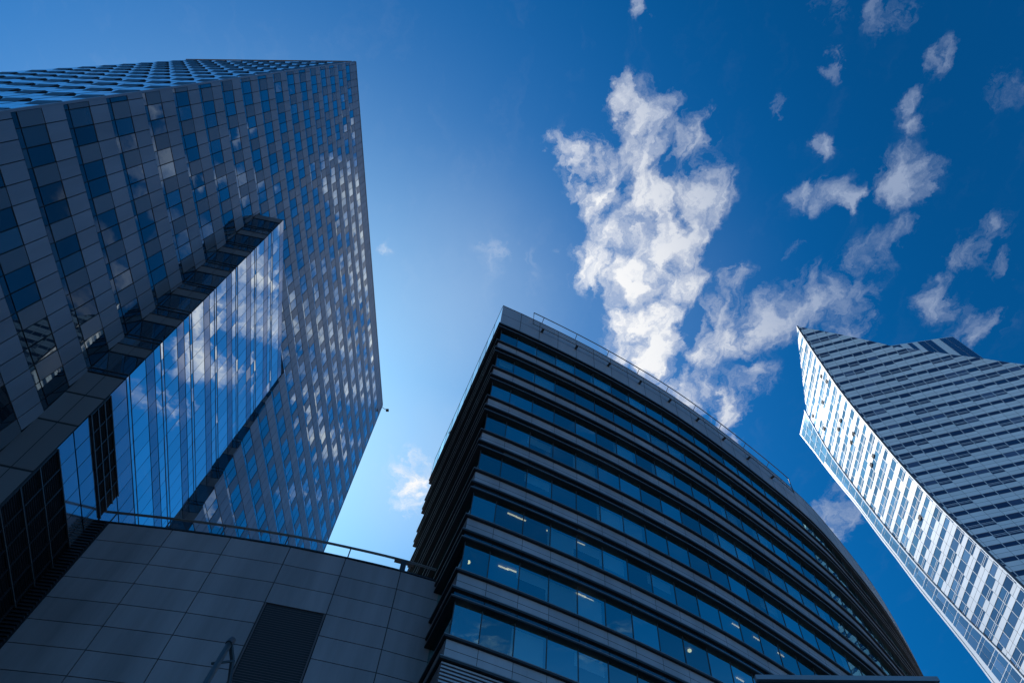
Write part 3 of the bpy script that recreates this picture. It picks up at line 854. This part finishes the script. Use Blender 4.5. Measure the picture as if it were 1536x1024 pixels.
for fn, smax, lim, seed, first, HS, lab, n in (
        (WD, lambda z_: 58.0, topd, 5, .96, [1.1, 1.1, 1.15, 1.2, 1.5, 1.95, 2.0], 'shaded', 60),
        (WB, inb, topb, 9, .6, [1.3, 1.35, 1.8, 2.2, 2.25, 2.3], 'sunlit', 40)):
    wl, pans, back, bars = facade(fn, smax, lim, seed, first, HS)
    for p in pans: p.build('spandrel_band', M_white, white, lab + ' white spandrel band')
    back.build('joint_backing', M_wdark, white)
    emit(wl, 'window', M_wglass, white, n)
# glazed wing along the far edge of the sunlit face
wing = MB(); wp = []
for k in range(-34, 17):
    zt = 122.6 + 3.5 * k; zb_ = max(zt - 3.5, .1)
    if zt < 1: continue
    def Wg(q, z_, o=0.0):
        a, b = inb(z_) + .35, oub(z_); return WB(a + (b - a) * q, z_, o)
    top = min(zt, 178.3)
    wing.face([Wg(0, zb_, .10), Wg(1, zb_, .10), Wg(1, top, .10), Wg(0, top, .10)])
    lastw = .97 if zt > 163 else .76
    cols = [(.03, lastw * .34), (lastw * .36, lastw * .67), (lastw * .69, lastw)] if oub(zt) - inb(zt) > 6.4 else [(.06, lastw * .5), (lastw * .53, lastw)]
    for (q0, q1) in cols:
        for (za, zc2) in ((zb_ + .12, zb_ + 2.5), (zb_ + 2.65, zb_ + 3.38)):
            if zc2 < top:
                m = MB(); m.face([Wg(q0, za, .14), Wg(q1, za, .14), Wg(q1, zc2, .14), Wg(q0, zc2, .14)]); wp.append(m)
wing.face([Wg(0, 178.3, .10), Wg(1, 178.3, .10), WB(oub(178.3), 178.5, .1), WB(inb(176) + .1, 178.3, .1)])
wo_ = wing.build('glazed_wing', M_white, white)
emit(wp, 'wing_pane', M_wglass, wo_, 60)
# back faces closing the volume
cl_ = MB()
for za, zb_ in zip(range(0, 178, 12), list(range(12, 178, 12)) + [178]):
    cl_.face([WB(oub(za), za, .05), WB(oub(za) - 2, za, -14), WB(oub(zb_) - 2, zb_, -14), WB(oub(zb_), zb_, .05)])
    cl_.face([WD(58, za), WD(58, za, -18), WD(58, min(zb_, 140), -18), WD(58, min(zb_, 140))])
sl = np.linspace(0, 58, 30)
for a, b in zip(sl, sl[1:]):
    cl_.face([WD(a, topd(a), .05), WD(b, topd(b), .05), WD(b, topd(b) - 2, -12), WD(a, topd(a) - 2, -12 if a > 15 else -2)])
cl_.build('rear_wall', M_white, white)
# ridge and edge trims
tr = MB(); td = MB(); tr2 = MB(); tr3 = MB()
for za, zb_ in zip(np.arange(0, 194, 3.5), np.append(np.arange(3.5, 194, 3.5), 194.0)):
    P, Q_ = ridge(za), ridge(zb_)
    tr.face([P + hb * .22 + nb_ * .10, P - hb * .04 + nb_ * .10, Q_ - hb * .04 + nb_ * .10, Q_ + hb * .22 + nb_ * .10])
    td.face([P + hd * .0 + nd * .09, P + hd * .42 + nd * .09, Q_ + hd * .42 + nd * .09, Q_ + nd * .09])
    if za < 178:
        tr2.face([WB(oub(za) - .25, za, .2), WB(oub(za) + .25, za, .2), WB(oub(zb_) + .25, zb_, .2), WB(oub(zb_) - .25, zb_, .2)])
        tr3.face([WB(inb(za) + .0, za, .3), WB(inb(za) + .5, za, .22), WB(inb(zb_) + .5, zb_, .22), WB(inb(zb_), zb_, .3)])
tr.build('edge_trim', M_white, white); tr2.build('edge_trim', M_white, white); tr3.build('edge_trim', M_white, white); td.build('corner_strip', M_wdark, white)
# opened sashes, dark gaps
for s_, z_ in ((17.2,172.8),(15.6,165.1),(9.3,168.8),(3.15,172.6),(2.35,168.9),(7.3,157.8),(10.2,157.9),(6.4,150.7),(9.2,150.75),(5.6,140.3),(8.3,140.2),(6.8,118.9)):
    m = MB(); m.box(WB(s_ - .55, z_ - .45, .12), hb * 1.1, UP * .95, nb_ * .12 + UP * .05); m.build('open_sash', M_black, white)
# plant storey set back behind the roof line
pent = MB(); pst = MB()
tp_ = lambda s: 183.07 - (s - 23.15) * (183.07 - 179.61) / (39.2 - 23.15)
R0 = ridge(165.0)
PD = lambda s, z_, o: V(R0[0], R0[1], 0) + hd * s + nd * o + UP * z_
e0, e1 = 21.5, 39.9
R0 = ridge(178.0)
front = [PD(e0, 150, -6), PD(e1, 150, -6), PD(e1, tp_(e1), -6), PD(e0, tp_(e0), -6)]
rear = [p - nd * 12 for p in front]
pent.face(front); pent.face([front[1], rear[1], rear[2], front[2]]); pent.face([front[3], front[2], rear[2], rear[3]]); pent.face([front[0], front[3], rear[3], rear[0]])
po = pent.build('plant_storey', M_white, white)
for a, b in ((24.0, 26.0), (28.0, 29.2), (30.6, 32.4), (32.55, 34.2), (36.3, 37.9), (38.0, 39.8)):
    m = MB(); m.face([PD(a, 150, -5.93), PD(b, 150, -5.93), PD(b, tp_(b) - .3, -5.93), PD(a, tp_(a) - .3, -5.93)]); m.build('window_strip', M_wglass, po)

# ================================================================== near things at the bottom edge
pole = thing('tubular_frame', (-2.16, 4.5, 0), 'dark steel tubular frame with a cross brace rising before the louvre', 'metal frame')
m = MB(); m.tube([(-2.2, 4.51, 0), (-2.16, 4.51, 4.4), (-2.114, 4.531, 5.151)], .024, 10); m.build('tube', M_rail, pole, smooth=True)
m = MB(); m.tube([(-1.90, 4.75, 0), (-1.95, 4.73, 4.6), (-2.09, 4.66, 5.10), (-2.114, 4.535, 5.16)], .019, 10); m.build('tube', M_frame, pole, smooth=True)
m = MB(); m.tube([(-2.182, 4.55, 4.97), (-2.071, 4.665, 5.09)], .011, 8); m.build('brace', M_frame, pole)
m = MB(); m.tube([(-2.114, 4.52, 5.13), (-2.114, 4.55, 5.19)], .028, 10); m.build('cap', M_frame, pole)
can = thing('canopy', (3.4, 5.6, 0), 'dark flat canopy edge at the foot of the curved office block', 'canopy')
m = MB(); m.box(V(2.67, 5.66, 5.85), V(1.72, -.135, 0), V(.12, 1.6, 0), UP * .15); m.build('roof_slab', M_frame, can)
m = MB(); m.box(V(2.64, 5.62, 5.97), V(1.78, -.14, 0), V(.004, .06, 0), UP * .05); m.build('fascia', M_span, can)
for dx, dy in ((.15, .2), (1.5, .1), (.3, 1.4), (1.6, 1.3)):
    m = MB(); m.tube([V(2.67 + dx, 5.66 + dy - .05, 0), V(2.67 + dx, 5.66 + dy - .05, 5.85)], .05, 8); m.build('post', M_frame, can)
